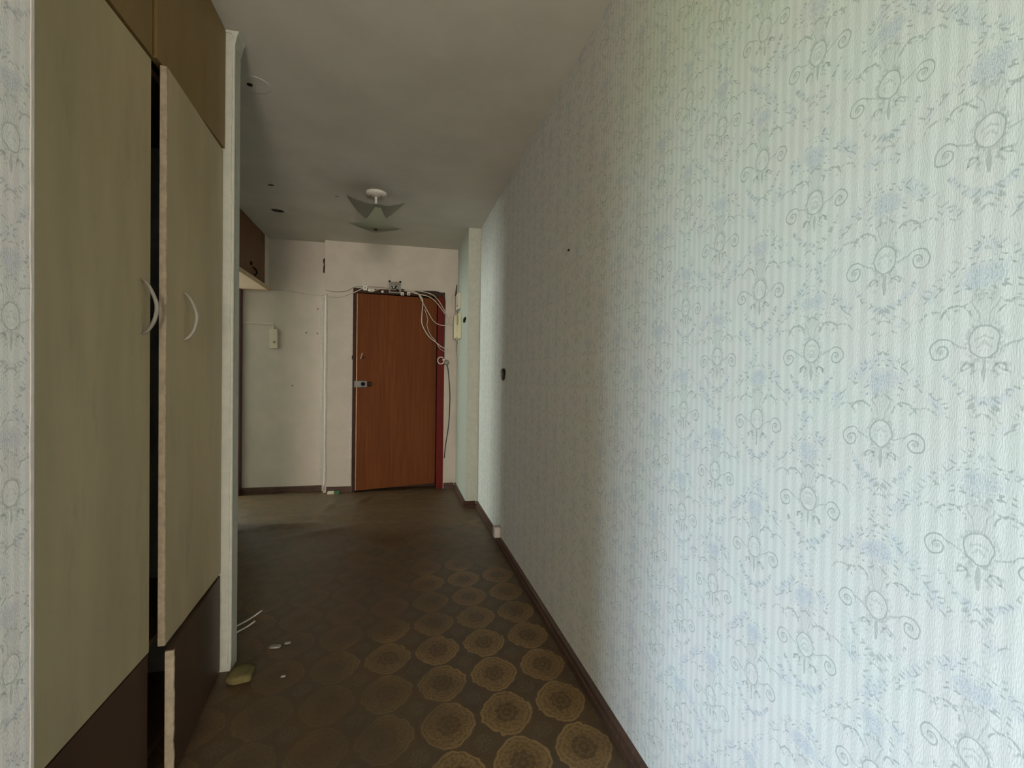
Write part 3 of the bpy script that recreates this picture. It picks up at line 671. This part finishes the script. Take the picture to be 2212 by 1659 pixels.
cable([(0.59, 4.88, 1.546), (0.585, 4.90, 1.47), (0.588, 4.93, 1.40), (0.594, 4.95, 1.43), (0.594, 4.93, 1.52)], 0.004, 'cable_white', 'short cord looping below the intercom')
tag(obj('wall_hook', tube(bmesh.new(), spline([(0.600, 4.55, 1.685), (0.594, 4.51, 1.690), (0.590, 4.46, 1.702), (0.600, 4.43, 1.712)], 5), [0.006]+[0.011]*14+[0.006]), 'black', None, True), 'short black hook slanting on the pilaster beside the intercom', 'hook')
# socket with coil by the red post, and its black lead
sk = empty('wall_socket', (0.455, D, 1.33), 'small grey socket with a ring of white cable beside the red door post', 'socket')
obj('housing', lathe([(0.030, 0), (0.030, -0.018), (0.022, -0.026), (0.008, -0.028)], (0.492, D, 1.318), 'y', 20), 'grey_plastic', sk, True)
obj('plug', lathe([(0.012, 0.0), (0.014, -0.03), (0.010, -0.05)], (0.462, D-0.004, 1.345), 'y', 14), 'cream_box', sk, True)
cb = bmesh.new(); pts = [(0.432 + 0.032*math.cos(a*math.pi/12), D-0.028, 1.338 + 0.036*math.sin(a*math.pi/12)) for a in range(3, 24)]
obj('coil', tube(cb, pts, 0.005, 8), 'white_plastic', sk, True)
cable([(0.500, D-.012, 1.295), (0.512, D-.010, 1.23), (0.525, D-.010, 1.10), (0.533, D-.008, 0.97), (0.530, D-.008, 0.78), (0.518, D-.008, 0.62), (0.495, D-.008, 0.46), (0.482, D-.008, 0.32)], 0.0055, 'cable_black', 'black lead hanging down the corner from the small grey socket')
# dark gap over the terminal box in the corner
ck = [(0.572, 2.02), (0.590, 2.02), (0.597, 2.13), (0.588, 2.14), (0.578, 2.07)]
cut(we, ck, 'y', D-0.01, D+0.05); tag(obj('corner_crack', lining(ck, 'y', D+0.0005, D+0.048), 'recess'), 'torn gap in the corner above the terminal box', 'hole')
# hole in the end wall
bm_ = [( -0.741, 2.20), (-0.722, 2.19), (-0.7135, 2.21), (-0.7135, 2.335), (-0.722, 2.345), (-0.738, 2.338), (-0.744, 2.315), (-0.735, 2.28), (-0.740, 2.25)]
cut(wel, bm_, 'y', D2-0.01, D2+0.07); tag(obj('wall_hole', lining(bm_, 'y', D2+0.0005, D2+0.068), 'recess'), 'black torn hole near the top of the end wall corner', 'hole')
# meter box and conduit on the pinkish end wall
mb = empty('switch_box', (-1.19, D2, 1.43), 'cream switch box on the pinkish end wall', 'switch box')
obj('housing', B((-1.226, -1.152, D2-0.045, D2, 1.425, 1.612), bev=0.005), 'cream_box', mb)
obj('button', lathe([(0.012, 0), (0.012, -0.006), (0.006, -0.008)], (-1.178, D2-0.045, 1.485), 'y', 14), 'grey_plastic', mb)
obj('upper_tab', B((-1.222, -1.186, D2-0.030, D2, 1.612, 1.64), bev=0.003), 'cream_box', mb)
cd = empty('cable_conduit', (-1.33, D2, 1.66), 'cream cable conduit leading along the pinkish wall to the switch box', 'conduit')
obj('trunking', B((-1.47, -1.186, D2-0.012, D2, 1.660, 1.676), bev=0.002), 'cream_box', cd)
obj('drop', B((-1.203, -1.187, D2-0.011, D2, 1.64, 1.660), bev=0.002), 'cream_box', cd)
for (x, z, lab) in ((-0.788, 1.83, 'small dark nail in the pinkish end wall under the cable'), (-0.79, 1.585, 'small dark nail in the pinkish end wall at switch box height'), (-0.895, 1.59, 'small dark nail between switch box and paper seam'), (-1.02, 1.06, 'small dark nail low on the pinkish end wall')):
    tag(obj('wall_nail', lathe([(0.008, 0), (0.008, -0.004), (0.004, -0.007)], (x, D2, z), 'y', 8), 'grey_plastic'), lab, 'nail')

# ---------------------------------------------------------------- litter on the floor
def blob(cx, cy, z0, rx, ry, rz, seed):
    bm_ = bmesh.new(); bmesh.ops.create_icosphere(bm_, subdivisions=3, radius=1.0)
    for v in bm_.verts:
        n = mnoise.noise(v.co*1.6 + Vector((seed, 0, 0))); c = v.co*(1 + .3*n)
        c.x = max(-.8, min(.8, c.x)); c.y = max(-.8, min(.8, c.y))
        v.co = Vector((cx + c.x*rx, cy + c.y*ry, max(z0, z0 + rz*0.9 + c.z*rz)))
    return bm_
tag(obj('foam_scrap', blob(-0.575, 2.04, 0.0, 0.055, 0.062, 0.022, 4), 'yellow_foam', None, True), 'crumpled yellowish foam scrap beside the foot of the closet panel', 'scrap')
for pts, lab in (([(-0.715, 2.452, 0.008), (-0.675, 2.52, 0.006), (-0.640, 2.600, 0.007)], 'longer white stick lying on the floor past the closet panel'), ([(-0.700, 2.395, 0.006), (-0.665, 2.45, 0.005), (-0.645, 2.495, 0.006)], 'shorter pale stick lying beside the longer one')):
    tag(obj('stick', tube(bmesh.new(), spline(pts, 5), 0.004 if 'longer' in lab else 0.0025, 8), 'white_plastic' if 'longer' in lab else 'bare_edge', None, True), lab, 'stick')
for i, (x, y, r, lab) in enumerate(((-0.50, 2.25, 0.022, 'white paper shred on the floor past the foam scrap'), (-0.455, 2.27, 0.012, 'small pale paper shred next to the white shred'), (-0.42, 2.02, 0.008, 'tiny pale crumb on the floor between foam scrap and medallions'))):
    tag(obj('paper_shred', blob(x, y, 0.0, r*1.3, r*0.8, 0.004, i*3.3), 'grey_plastic', None, True), lab, 'scrap')
pk = empty('small_carton', (-0.61, 5.05, floor_h(-0.61, 5.05)), 'small white and green carton lying by the end wall skirting', 'carton')
zf = max(floor_h(-0.64, 5.05), floor_h(-0.58, 5.05), floor_h(-0.61, 5.04))
obj('carton_body', B((-0.660, -0.598, 5.03, 5.075, zf-.001, zf+0.024), bev=0.003), 'cream_box', pk)
o = obj('carton_end', B((-0.600, -0.548, 5.031, 5.074, zf-.001, zf+0.021), bev=0.003), 'green_print', pk); o['label'] = 'green printed end'
